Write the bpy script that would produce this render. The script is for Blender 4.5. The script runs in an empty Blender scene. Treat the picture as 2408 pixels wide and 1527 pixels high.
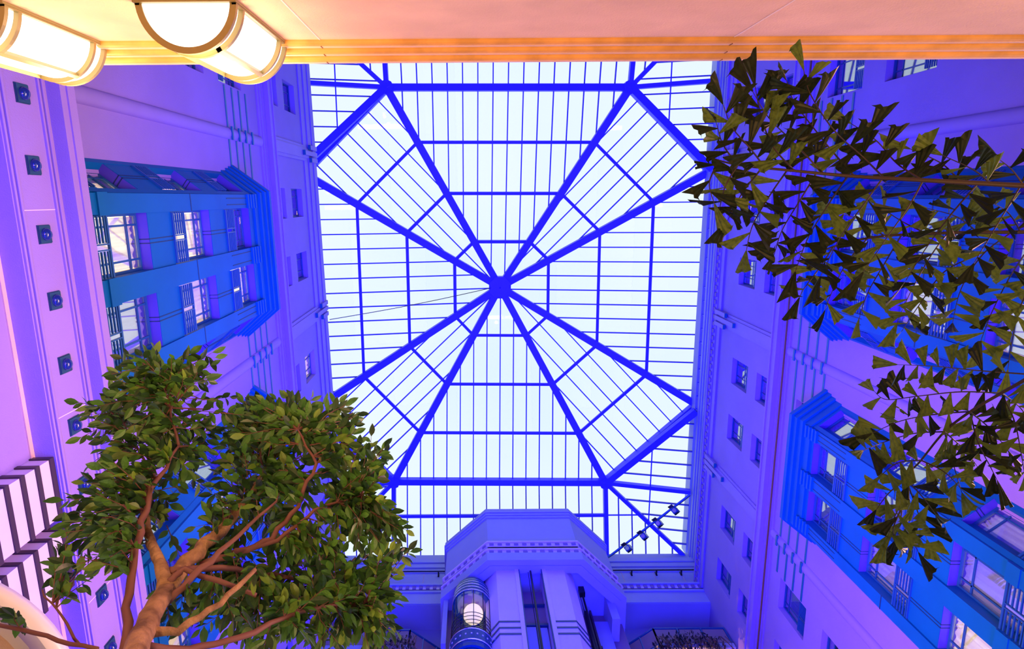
import bpy, math, random
from mathutils import Vector, Matrix, Quaternion
random.seed(7)
sc = bpy.context.scene
COL = sc.collection
# ------------------------------------------------------------------ camera
F_PX, CX, CY, TH, RO, YA = 1500.0, 1112.0, 763.5, .19668, .00057, .006
def _rows():
    r = Vector((1, 0, 0)); d = Vector((0, math.cos(TH), -math.sin(TH))); f = Vector((0, math.sin(TH), math.cos(TH)))
    c, s = math.cos(RO), math.sin(RO)
    r, d = c * r + s * d, -s * r + c * d
    rz = Matrix(((math.cos(YA), math.sin(YA), 0), (-math.sin(YA), math.cos(YA), 0), (0, 0, 1)))
    rt = rz.transposed()
    return rt @ r, rt @ d, rt @ f
CR, CD, CF = _rows()
cam_d = bpy.data.cameras.new('camera'); cam = bpy.data.objects.new('camera', cam_d); COL.objects.link(cam)
M = Matrix.Identity(4)
for i in range(3):
    M[i][0] = CR[i]; M[i][1] = -CD[i]; M[i][2] = -CF[i]
cam.matrix_world = M
cam_d.sensor_width = 36; cam_d.lens = F_PX / 2408 * 36; cam_d.sensor_fit = 'HORIZONTAL'
cam_d.shift_x = (1204 - CX) / 2408; cam_d.clip_start = .05; cam_d.clip_end = 500
sc.camera = cam
def at(px, py, X=None, Y=None, Z=None):
    """the point of the building that the photograph shows at a pixel, on a plane X=, Y= or Z="""
    q = CR * (px - CX) + CD * (py - CY) + CF * F_PX
    k = X / q.x if X is not None else Y / q.y if Y is not None else Z / q.z
    return q * k
# ------------------------------------------------------------------ world, lights, exposure
sc.view_settings.view_transform = 'Standard'; sc.view_settings.look = 'None'
sc.view_settings.gamma = 1; sc.view_settings.use_curve_mapping = False; sc.view_settings.exposure = 0.0
w = bpy.data.worlds.new('sky'); sc.world = w; w.use_nodes = True
nt = w.node_tree; bg = nt.nodes['Background']
tc = nt.nodes.new('ShaderNodeTexCoord'); nz = nt.nodes.new('ShaderNodeTexNoise'); nz.inputs['Scale'].default_value = 2.2
rmp = nt.nodes.new('ShaderNodeValToRGB'); rmp.color_ramp.elements[0].color = (.76, .88, 1, 1); rmp.color_ramp.elements[1].color = (.88, .95, 1, 1)
rmp.color_ramp.elements[0].position = .35; rmp.color_ramp.elements[1].position = .65
nt.links.new(tc.outputs['Generated'], nz.inputs['Vector']); nt.links.new(nz.outputs['Fac'], rmp.inputs['Fac']); nt.links.new(rmp.outputs['Color'], bg.inputs['Color'])
bg.inputs['Strength'].default_value = 1.12
def area(name, loc, aim, sx, sy, power, col, spread=180):
    d = bpy.data.lights.new(name, 'AREA'); d.shape = 'RECTANGLE'; d.size = sx; d.size_y = sy; d.energy = power; d.color = col; d.spread = math.radians(spread)
    o = bpy.data.objects.new(name, d); COL.objects.link(o); o.location = loc
    o.rotation_euler = (Vector(aim) - Vector(loc)).to_track_quat('-Z', 'Y').to_euler(); return o
def spot(name, loc, aim, power, col, ang=60, rad=.15, blend=.6):
    d = bpy.data.lights.new(name, 'SPOT'); d.energy = power; d.color = col; d.spot_size = math.radians(ang); d.spot_blend = blend; d.shadow_soft_size = rad
    o = bpy.data.objects.new(name, d); COL.objects.link(o); o.location = loc
    o.rotation_euler = (Vector(aim) - Vector(loc)).to_track_quat('-Z', 'Y').to_euler(); return o
BLUE = (.014, .012, 1.0); WARM = (1.0, .52, .22); PINK = (1.0, .55, .62)
area('blue_uplight', (2.0, 6.5, 7.0), (2.0, 6.5, 30), 7, 14, 6500, BLUE, 120)
area('blue_uplight', (-4.0, 4.5, 5.0), (-6.2, 4.5, 12), 14, .8, 520, BLUE, 150)
area('blue_uplight', (8.0, 8.0, 4.5), (12.0, 8.0, 17), 14, 1.2, 800, BLUE, 150)
area('pink_wall_fill', (9.8, 4.0, 7.6), (-6, 4.5, 8.6), 10, 1.0, 1100, (1.0, .44, .34), 100)  # added area light out of view, tints the left frieze faces pink
area('pink_wall_fill', (-5.3, 7.5, 6.2), (11, 10.0, 12.0), 6, .8, 520, (1.0, .42, .40), 70)  # added out of view under the frieze, tints the lower right wall
area('warm_wall_fill', (1.8, .9, .2), (1.8, -1.1, 4.6), 11, .4, 190, (1, .46, .17), 120)  # added unseen strip light, brightens the sand wall beyond what the sconces give
spot('tree_uplight', (-.7, .9, -1.3), (-1.5, 2.3, 4.5), 480, (1, .66, .32), 58)
spot('palm_uplight', (2.6, 1.2, -1.3), (3.3, 1.2, 4.0), 120, (1, .62, .25), 85)
# ------------------------------------------------------------------ materials
def mat(name, col, rough=.6, metal=0, noise=0, nscale=6, bump=0, bscale=40, emit=None, estr=0, spec=.5, col2=None):
    m = bpy.data.materials.new(name); m.use_nodes = True; n = m.node_tree; b = n.nodes['Principled BSDF']
    b.inputs['Base Color'].default_value = (*col, 1); b.inputs['Roughness'].default_value = rough; b.inputs['Metallic'].default_value = metal
    b.inputs['Specular IOR Level'].default_value = spec
    if emit: b.inputs['Emission Color'].default_value = (*emit, 1); b.inputs['Emission Strength'].default_value = estr
    if noise or col2 or bump:
        t = n.nodes.new('ShaderNodeTexCoord')
    if noise or col2:
        x = n.nodes.new('ShaderNodeTexNoise'); x.inputs['Scale'].default_value = nscale; x.inputs['Detail'].default_value = 5
        r = n.nodes.new('ShaderNodeValToRGB'); c2 = col2 or tuple(c * (1 - noise) for c in col)
        r.color_ramp.elements[0].color = (*c2, 1); r.color_ramp.elements[1].color = (*col, 1)
        r.color_ramp.elements[0].position = .35; r.color_ramp.elements[1].position = .65
        n.links.new(t.outputs['Object'], x.inputs['Vector']); n.links.new(x.outputs['Fac'], r.inputs['Fac']); n.links.new(r.outputs['Color'], b.inputs['Base Color'])
    if bump:
        x = n.nodes.new('ShaderNodeTexNoise'); x.inputs['Scale'].default_value = bscale; x.inputs['Detail'].default_value = 4
        k = n.nodes.new('ShaderNodeBump'); k.inputs['Strength'].default_value = bump; k.inputs['Distance'].default_value = .02
        n.links.new(t.outputs['Object'], x.inputs['Vector']); n.links.new(x.outputs['Fac'], k.inputs['Height']); n.links.new(k.outputs['Normal'], b.inputs['Normal'])
    return m
def glassmat(name, tint, gloss, rough=.02):
    m = bpy.data.materials.new(name); m.use_nodes = True; n = m.node_tree; n.nodes.clear()
    o = n.nodes.new('ShaderNodeOutputMaterial'); t = n.nodes.new('ShaderNodeBsdfTransparent'); g = n.nodes.new('ShaderNodeBsdfGlossy'); x = n.nodes.new('ShaderNodeMixShader')
    t.inputs['Color'].default_value = (*tint, 1); g.inputs['Roughness'].default_value = rough; x.inputs['Fac'].default_value = gloss
    n.links.new(t.outputs[0], x.inputs[1]); n.links.new(g.outputs[0], x.inputs[2]); n.links.new(x.outputs[0], o.inputs[0]); return m
def curtainmat(name, col, emit, estr):
    m = bpy.data.materials.new(name); m.use_nodes = True; n = m.node_tree; b = n.nodes['Principled BSDF']; b.inputs['Roughness'].default_value = .9
    t = n.nodes.new('ShaderNodeTexCoord'); mp = n.nodes.new('ShaderNodeMapping'); mp.inputs['Scale'].default_value = (14, 14, .6)
    x = n.nodes.new('ShaderNodeTexNoise'); x.inputs['Scale'].default_value = 1.0; x.inputs['Detail'].default_value = 3
    r = n.nodes.new('ShaderNodeValToRGB'); r.color_ramp.elements[0].position = .3; r.color_ramp.elements[1].position = .7  # streaks put the light and shade of the folds into the fabric colour
    r.color_ramp.elements[0].color = (*([emit[0] * .62, emit[1] * .42, emit[2] * .38] if estr else [c * .5 for c in col]), 1); r.color_ramp.elements[1].color = (*(emit if estr else col), 1)
    n.links.new(t.outputs['Object'], mp.inputs['Vector']); n.links.new(mp.outputs[0], x.inputs['Vector']); n.links.new(x.outputs['Fac'], r.inputs['Fac'])
    if estr:
        b.inputs['Base Color'].default_value = (*col, 1); n.links.new(r.outputs['Color'], b.inputs['Emission Color']); b.inputs['Emission Strength'].default_value = estr
    else: n.links.new(r.outputs['Color'], b.inputs['Base Color'])
    return m
MT = dict(
    wall=mat('painted_plaster', (.37, .27, .60), .75, noise=.10, nscale=.5, bump=.35, bscale=55),
    trim=mat('smooth_plaster', (.36, .26, .60), .6, noise=.06, nscale=1.0),
    column=mat('lilac_column_plaster', (.88, .74, .80), .65, noise=.04, nscale=1, bump=.2, bscale=60),
    front=mat('pale_plaster', (.40, .45, .62), .7, noise=.05, nscale=1, bump=.2, bscale=60),
    cream=mat('cream_plaster', (.86, .76, .70), .6, noise=.05, nscale=2),
    sand=mat('sand_plaster', (.86, .60, .40), .7, noise=.12, nscale=2.5, bump=.3, bscale=90),
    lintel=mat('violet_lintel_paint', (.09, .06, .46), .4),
    umber=mat('umber_recess', (.22, .10, .04), .7),
    ochre=mat('ochre_moulding', (.80, .42, .10), .5, noise=.3, nscale=5),
    groove=mat('teal_strip', (.0, .17, .24), .4),
    dark=mat('dark_teal_metal', (.01, .06, .10), .35, spec=.6),
    bay=mat('blue_cladding', (.0, .15, .36), .5, noise=.12, nscale=1.2, spec=.2),
    baydark=mat('blue_cladding_shadow_gap', (.005, .03, .10), .5),
    frame=mat('blue_frame_paint', (.01, .10, .26), .35),
    steel=mat('blue_painted_steel', (.07, .06, .85), .5),
    steel2=mat('teal_painted_steel', (.03, .20, .42), .5),
    mull=mat('dark_blue_mullion', (.05, .06, .42), .5),
    glass=glassmat('roof_glass', (.95, .97, 1.0), .012),
    wglass=glassmat('window_glass', (.80, .88, .92), .48),
    cur=curtainmat('pale_curtain', (.72, .74, .80), None, 0),
    lit=curtainmat('lit_curtain', (.5, .45, .35), (1.0, .66, .36), 3.4),
    litdim=curtainmat('softly_lit_curtain', (.72, .70, .75), (.80, .50, .62), 1.0),
    blackmetal=mat('black_metal', (.01, .01, .02), .35, metal=.4),
    bronze=mat('brass_frame', (.26, .22, .09), .4, metal=.2),
    lamp=mat('opal_glass_lit', (.95, .93, .88), .4, emit=(1.0, .93, .80), estr=2.6),
    globe=mat('warm_globe_lit', (.95, .9, .7), .4, emit=(1.0, .72, .30), estr=1.25),
    lens=mat('dark_blue_lens', (.01, .03, .16), .08, spec=.9),
    rubber=mat('dark_brown_band', (.05, .025, .03), .45),
    bark=mat('pale_brown_bark', (.42, .24, .12), .85, col2=(.15, .075, .04), nscale=9, bump=.9, bscale=30),
    twig=mat('dark_red_twig', (.16, .06, .05), .7),
    stem=mat('dark_palm_stem', (.03, .018, .014), .6),
    dent=mat('dentil_plaster', (.26, .17, .40), .7),
    floor=mat('floor_stone', (.07, .05, .06), .3, noise=.2, nscale=2),
    cab=mat('teal_cab_metal', (.0, .06, .15), .3, spec=.4),
    chrome=mat('polished_trim', (.7, .7, .75), .2, metal=.9),
    white=mat('white_enamel', (.85, .82, .85), .35),
    shaftdark=mat('shaft_panel', (.30, .20, .26), .6, noise=.1, nscale=1),
)
def leafmat(name, a, b, tr=.25):
    m = mat(name, a, .38, col2=b, nscale=9, spec=.5); n = m.node_tree; p = n.nodes['Principled BSDF']; out = n.nodes['Material Output']
    t = n.nodes.new('ShaderNodeBsdfTranslucent'); x = n.nodes.new('ShaderNodeMixShader'); x.inputs['Fac'].default_value = tr
    if 'palm' in name: p.inputs['Specular IOR Level'].default_value = .15
    t.inputs['Color'].default_value = (a[0] * 1.6, a[1] * 1.6, a[2], 1)
    n.links.new(p.outputs[0], x.inputs[1]); n.links.new(t.outputs[0], x.inputs[2]); n.links.new(x.outputs[0], out.inputs[0]); return m
MT['leaf'] = leafmat('ficus_leaf_green', (.09, .24, .035), (.03, .10, .018))
MT['leaf3'] = leafmat('ficus_leaf_young', (.20, .33, .05), (.12, .24, .03), .4)
MT['leaf2'] = leafmat('ficus_leaf_dark', (.03, .085, .018), (.012, .035, .012))
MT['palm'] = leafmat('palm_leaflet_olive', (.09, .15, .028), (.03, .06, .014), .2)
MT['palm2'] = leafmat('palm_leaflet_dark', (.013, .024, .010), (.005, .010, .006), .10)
MT['ivy'] = leafmat('dark_trailing_leaf', (.03, .05, .04), (.01, .02, .02), .1)
# ------------------------------------------------------------------ mesh helpers
class MB:
    def __init__(s, T=None): s.v = []; s.f = []; s.T = T
    def add(s, vs, fs):
        o = len(s.v); s.v += [Vector(s.T(*p)) if s.T else Vector(p) for p in vs]; s.f += [tuple(i + o for i in f) for f in fs]; return s
    def box(s, x0, x1, y0, y1, z0, z1):
        return s.add([(x, y, z) for z in (z0, z1) for x, y in ((x0, y0), (x1, y0), (x1, y1), (x0, y1))],
                     [(0, 3, 2, 1), (4, 5, 6, 7), (0, 1, 5, 4), (1, 2, 6, 5), (2, 3, 7, 6), (3, 0, 4, 7)])
    def prism(s, poly, z0, z1):
        n = len(poly)
        return s.add([(x, y, z0) for x, y in poly] + [(x, y, z1) for x, y in poly],
                     [tuple(range(n - 1, -1, -1)), tuple(range(n, 2 * n))] + [(i, (i + 1) % n, n + (i + 1) % n, n + i) for i in range(n)])
    def slab(s, pts, nrm, t):
        n = len(pts); k = Vector(nrm).normalized() * t; p = [Vector(q) for q in pts]
        return s.add([tuple(q) for q in p] + [tuple(q + k) for q in p],
                     [tuple(range(n - 1, -1, -1)), tuple(range(n, 2 * n))] + [(i, (i + 1) % n, n + (i + 1) % n, n + i) for i in range(n)])
    def beam(s, a, b, w, h, up=(0, 0, 1)):
        a = Vector(a); b = Vector(b); d = (b - a).normalized(); x = d.cross(Vector(up))
        if x.length < 1e-4: x = d.cross(Vector((0, 1, 0)))
        x.normalize(); y = x.cross(d).normalized()
        c = [(-w / 2, -h / 2), (w / 2, -h / 2), (w / 2, h / 2), (-w / 2, h / 2)]
        return s.add([tuple(p + x * i + y * j) for p in (a, b) for i, j in c],
                     [(0, 1, 2, 3), (7, 6, 5, 4)] + [(i, i + 4, (i + 1) % 4 + 4, (i + 1) % 4) for i in range(4)])
    def tube(s, path, rad, n=8, cap=True):
        P = [Vector(p) for p in path]; R = rad if isinstance(rad, (list, tuple)) else [rad] * len(P)
        vs = []; fs = []; ref = None
        for i, p in enumerate(P):
            d = (P[min(i + 1, len(P) - 1)] - P[max(i - 1, 0)]).normalized()
            if ref is None: ref = d.orthogonal().normalized()
            ref = (ref - d * ref.dot(d)).normalized(); y = d.cross(ref)
            for k in range(n):
                a = 2 * math.pi * k / n; vs.append(tuple(p + (ref * math.cos(a) + y * math.sin(a)) * R[i]))
        for i in range(len(P) - 1):
            for k in range(n): fs.append((i * n + k, i * n + (k + 1) % n, (i + 1) * n + (k + 1) % n, (i + 1) * n + k))
        if cap: fs += [tuple(range(n - 1, -1, -1)), tuple(range((len(P) - 1) * n, len(P) * n))]
        return s.add(vs, fs)
    def lathe(s, c, prof, n=24, a0=0, a1=2 * math.pi):
        full = abs(a1 - a0 - 2 * math.pi) < 1e-6; m = n if full else n + 1; vs = []; fs = []
        for r, z in prof:
            for k in range(m):
                a = a0 + (a1 - a0) * k / n; vs.append((c[0] + r * math.cos(a), c[1] + r * math.sin(a), c[2] + z))
        for i in range(len(prof) - 1):
            for k in range(n): fs.append((i * m + k, i * m + (k + 1) % m, (i + 1) * m + (k + 1) % m, (i + 1) * m + k))
        return s.add(vs, fs)
    def mesh(s, name, m, org=Vector((0, 0, 0)), smooth=False):
        me = bpy.data.meshes.new(name); me.from_pydata([tuple(v - org) for v in s.v], [], s.f); me.materials.append(m)
        import bmesh
        b = bmesh.new(); b.from_mesh(me); bmesh.ops.recalc_face_normals(b, faces=b.faces); b.to_mesh(me); b.free()
        if smooth: me.shade_smooth()
        return me
ORG = {}
def worg(o): return ORG.get(o.name, Vector((0, 0, 0)))
def obj(name, mb, m, parent=None, smooth=False):
    if parent is None:
        lo = [min(v[i] for v in mb.v) for i in range(3)]; hi = [max(v[i] for v in mb.v) for i in range(3)]
        org = Vector(((lo[0] + hi[0]) / 2, (lo[1] + hi[1]) / 2, lo[2])); loc = org
    else: org = worg(parent); loc = Vector((0, 0, 0))
    o = bpy.data.objects.new(name, mb.mesh(name, m, org, smooth)); COL.objects.link(o); o.location = loc
    if parent: o.parent = parent
    ORG[o.name] = org
    return o
def tag(o, label=None, cat=None, group=None, kind=None):
    if label: o['label'] = label
    if cat: o['category'] = cat
    if group: o['group'] = group
    if kind: o['kind'] = kind
    return o
def thing(name, loc, label=None, cat=None, group=None, kind=None):
    o = bpy.data.objects.new(name, None); COL.objects.link(o); o.location = loc; o.empty_display_size = .2; ORG[o.name] = Vector(loc)
    return tag(o, label, cat, group, kind)
# ------------------------------------------------------------------ frames for the two long walls: (s along the wall, d out into the hall, z)
XL, XR = -7.04, 11.0
aL = math.radians(1.2); aF = math.radians(1.3)
def TL(s, d, z): return (XL + (s - 1.5) * math.sin(aL) + d * math.cos(aL), 1.5 + (s - 1.5) * math.cos(aL) - d * math.sin(aL), z)
def TR(s, d, z): return (XR - d, s, z)
def TLw(s, d, z): return TL(s - .13, d, z)
def TRw(s, d, z): return TR(s + .2, d, z)
def TFz(s, d, z): return (-5.76 + (s - 2) * math.sin(aF) + d * math.cos(aF), 2 + (s - 2) * math.cos(aF) - d * math.sin(aF), z)
# ------------------------------------------------------------------ floor and shell
tag(obj('floor', MB().box(-9, 13, -9.5, 21, -1.8, -1.6), MT['floor']), 'stone floor of the atrium far below the glass roof', 'floor', kind='structure')
def wall_grid(mb, s0, s1, z0, z1, holes, depth):
    S = sorted({s0, s1} | {h[0] for h in holes} | {h[1] for h in holes}); Z = sorted({z0, z1} | {h[2] for h in holes} | {h[3] for h in holes})
    for a, b in zip(S, S[1:]):
        for c, d in zip(Z, Z[1:]):
            if any(h[0] <= a and b <= h[1] and h[2] <= c and d <= h[3] for h in holes): continue
            mb.add([(a, 0, c), (b, 0, c), (b, 0, d), (a, 0, d)], [(0, 1, 2, 3)])
    for a, b, c, d in holes:
        mb.add([(a, 0, c), (b, 0, c), (b, 0, d), (a, 0, d), (a, -depth, c), (b, -depth, c), (b, -depth, d), (a, -depth, d)],
               [(0, 1, 5, 4), (1, 2, 6, 5), (2, 3, 7, 6), (3, 0, 4, 7)])
    mb.add([(s0, -depth, z0), (s1, -depth, z0), (s1, -depth, z1), (s0, -depth, z1), (s0, 0, z0), (s1, 0, z0), (s1, 0, z1), (s0, 0, z1)],
           [(0, 1, 2, 3), (0, 1, 5, 4), (1, 2, 6, 5), (2, 3, 7, 6), (3, 0, 4, 7)])
COLS = [-6.3, -3.75, .3, 2.85, 7.1, 9.6, 13.85, 16.4]
winno = [0]
def window(T, s0, s1, z0, z1, label, lit='cur', depth=.45, flip=False, parent=None, bars=(.82, .2)):
    """glazing set back in an opening: frame bars, panes, a pleated curtain and a low guard grille"""
    def Tl(s, d, z): return T(s, d, z)
    if parent is None:
        winno[0] += 1; c = T((s0 + s1) / 2, -depth, z0)
        p = thing('window_%d' % winno[0], c, label, 'window', kind='structure')
    else: p = parent
    fd = -.24; fr = MB(Tl); t = .05
    fr.box(s0, s1, fd - .04, fd + .04, z0, z0 + t).box(s0, s1, fd - .04, fd + .04, z1 - t, z1)
    fr.box(s0, s0 + t, fd - .04, fd + .04, z0 + t, z1 - t).box(s1 - t, s1, fd - .04, fd + .04, z0 + t, z1 - t)
    zb = z0 + (z1 - z0) * bars[0]; sb = [s0 + (s1 - s0) * bars[1], s1 - (s1 - s0) * bars[1]]
    fr.box(s0 + t, s1 - t, fd - .02, fd + .02, zb - .018, zb + .018)
    for q in sb: fr.box(q - .018, q + .018, fd - .02, fd + .02, z0 + t, z1 - t)
    f = obj('window_frame' if parent else 'frame', fr, MT['frame'], p)
    holder = f if parent else p
    ss = [s0 + t, *sb, s1 - t]; zs = [z0 + t, zb, z1 - t]
    for a, b in zip(ss, ss[1:]):
        for c, d in zip(zs, zs[1:]):
            obj('pane', MB(Tl).box(a + .018, b - .018, fd - .006, fd + .006, c + .018, d - .018), MT['wglass'], holder)
    n = 26; vs = []; 
    for i in range(n + 1):
        u = i / n; vs += [(s0 + (s1 - s0) * u, fd - .11 + .022 * math.sin(u * 40 + 2 * math.sin(u * 7 + z0)), z) for z in (z0, z1)]
    obj('curtain', MB(Tl).add(vs, [(2 * i, 2 * i + 2, 2 * i + 3, 2 * i + 1) for i in range(n)]), MT[lit], holder)
    return p
def grille(T, s0, s1, z0, z1, d, parent, name='grille'):
    g = MB(T); t = .03
    zm = (z0 + z1) / 2
    g.box(s0, s1, d - .02, d + .02, z0, z0 + t).box(s0, s1, d - .02, d + .02, z1 - 1.4 * t, z1)
    sm = (s0 + s1) / 2
    for q in (sm - .05, sm + .05): g.box(q - .012, q + .012, d - .02, d + .02, z0 + t, z1 - 1.4 * t)
    go = obj(name, g, MT['frame'], parent)
    for k in range(5):
        z = z0 + t + (z1 - z0 - 2.4 * t) * (k + .5) / 5
        for a, b in ((s0, sm - .07), (sm + .07, s1)):
            obj('bar', MB(T).box(a, b, d - .014, d + .014, z - .014, z + .014), MT['frame'], go)
def side_wall(T, nm, label, zs, ztop, sidew, litset, zg):
    holes = []; rows = [(22.55 * zs, 23.95 * zs), (24.75 * zs, 26.3 * zs)]
    for c in COLS:
        for r, (a, b) in enumerate(rows): holes.append((c - .56, c + .56, a, b))
    low = [(-4.35, -3.15), (13.3, 14.5), (15.8, 17.0), (-6.9, -5.7)]
    for a, b in low:
        for z0, z1 in ((13.1, 15.0), (16.0, 17.95), (18.95, 20.75)): holes.append((a, b, z0, z1))
    top = [(6.62, 7.75), (-.05, 1.08), (8.75, 9.88), (2.05, 3.2)]
    for a, b in top: holes.append((a, b, 19.65, 20.85))
    mb = MB(T); wall_grid(mb, -9.3, 20.5, 7, ztop, holes, .5)
    W = tag(obj(nm, mb, MT['wall']), label, 'wall', kind='structure')
    # cornice ledge, its bed mouldings, crown mouldings of the wall
    zc = 22.0 * zs + .05
    obj('cornice', MB(T).box(-9.3, 20.5, -.01, .27, zc, zc + .42).box(-9.3, 20.5, -.01, .31, zc + .3, zc + .38), MT['trim'], W)
    obj('bed_moulding', MB(T).box(-9.3, 20.5, -.01, .05, zc - .5, zc).box(-9.3, 20.5, .05, .09, zc - .34, zc).box(-9.3, 20.5, .09, .13, zc - .16, zc), MT['trim'], W)
    # half round vertical mouldings and their attic continuation with stepped capitals
    for s in (-1.75, 5.12, 12.0):
        v = []; n = 8
        for z in (7, zc - .5):
            for k in range(n + 1):
                a = math.pi * k / n; v.append((s + .17 * math.cos(a), .12 * math.sin(a), z))
        obj('half_round_moulding', MB(T).add(v, [(k, k + 1, n + 2 + k, n + 1 + k) for k in range(n)]), MT['trim'], W, True)
        obj('attic_pilaster', MB(T).box(s - .32, s + .32, 0, .06, zc + .42, ztop - .3).box(s - .2, s + .2, .06, .1, zc + .42, ztop - .3), MT['trim'], W)
        for off, z0 in ((-.26, ztop - 1.1), (0, ztop - 2.0), (.26, ztop - 1.0)):
            obj('capital_strip', MB(T).box(s + off - .09, s + off + .09, .1, .2, z0, ztop + .02), MT['trim'], W)
            obj('capital_strip_edge', MB(T).box(s + off - .1, s + off + .1, .1, .215, z0 - .05, z0), MT['groove'], W)
    # four thin teal strips run round the wall below the cornice, stepping over the mouldings
    for z in (19.3, 19.88, 20.45, 21.03):
        for a, b in ((-3.1, -1.92), (-1.58, 4.95), (5.29, 11.83), (12.17, 13.25)):
            for c in top:
                pass
            segs = [(a, b)]
            if z < 20.9:
                for h0, h1 in top:
                    segs = [q for s0, s1 in segs for q in (((s0, h0 - .03), (h1 + .03, s1)) if (s0 < h0 and s1 > h1 and z > 19.6) else ((s0, s1),))]
            for s0, s1 in segs: obj('teal_strip', MB(T).box(s0, s1, 0, .022, z - .045, z + .045), MT['groove'], W)
        for s in (-1.75, 5.12, 12.0): obj('teal_strip', MB(T).box(s - .19, s + .19, .1, .15, z - .045, z + .045), MT['groove'], W)
    return W, rows, low, top
WL, rowsL, lowL, topL = side_wall(TLw, 'wall_left', 'left atrium wall of lilac plaster with two rows of small attic windows', 1.025, 29.3, 'left', None, 1)
WR, rowsR, lowR, topR = side_wall(TRw, 'wall_right', 'right atrium wall of blue-lit plaster with cornice and attic windows', 1.0, 28.1, 'right', None, 1)
# crown mouldings
obj('crown_moulding', MB(TL).box(-9.3, 20.5, 0, .05, 27.6, 29.3).box(-9.3, 20.5, .05, .1, 28.2, 29.3).box(-9.3, 20.5, .1, .14, 28.8, 29.3), MT['trim'], WL)
obj('bed_cord', MB(TR).box(-9.3, 20.5, .09, .13, 21.7, 21.76), MT['umber'], WR)
obj('crown_moulding', MB(TR).box(-9.3, 18.9, 0, .08, 27.75, 28.1).box(-9.3, 18.9, .08, .2, 28.42, 28.52).box(-9.3, 18.9, .0, .12, 28.1, 28.6), MT['trim'], WR)
db = MB(TR)
for k in range(70): db.box(-4 + k * .33, -4 + k * .33 + .18, .12, .17, 28.18, 28.4)
tag(obj('dentil', db, MT['dent'], WR), kind='stuff')
ORD = ['first', 'second', 'third', 'fourth', 'fifth', 'sixth', 'seventh', 'eighth', 'ninth']
for T, rows, low, top, side in ((TLw, rowsL, lowL, topL, 'left'), (TRw, rowsR, lowR, topR, 'right')):
    for r, (a, b) in enumerate(rows):
        for i, c in enumerate(COLS):
            lit = 'lit' if (side == 'left' and r == 1 and i in (4,)) else 'cur'
            p = window(T, c - .56, c + .56, a, b, '%s attic window on the %s wall, %s row, %s from the back' % (('warmly lit' if lit == 'lit' else 'small dark-framed'), side, ('lower', 'upper')[r], ORD[i]), lit, bars=(.5, .28))
            grille(T, c - .5, c + .5, a + .03, a + .33, -.1, p)
    for i, (s0, s1) in enumerate(low):
        for r, (z0, z1) in enumerate(((13.1, 15.0), (16.0, 17.95), (18.95, 20.75))):
            where = ['behind the round moulding at the back', 'beyond the last round moulding near the lift', 'at the far end beside the front wall', 'at the very back corner'][i]
            p = window(T, s0, s1, z0, z1, '%s guest room window in the plain %s wall %s' % (('lowest', 'middle', 'highest')[r], side, where), 'cur')
            grille(T, s0 + .06, s1 - .06, z0 + .03, z0 + .5, -.06, p)
    for i, (s0, s1) in enumerate(top):
        window(T, s0, s1, 19.65, 20.85, 'short window between teal strips above the %s bay of the %s wall, %s half' % (('far', 'near', 'far', 'near')[i], side, ('back', 'back', 'front', 'front')[i]), 'cur')
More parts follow.
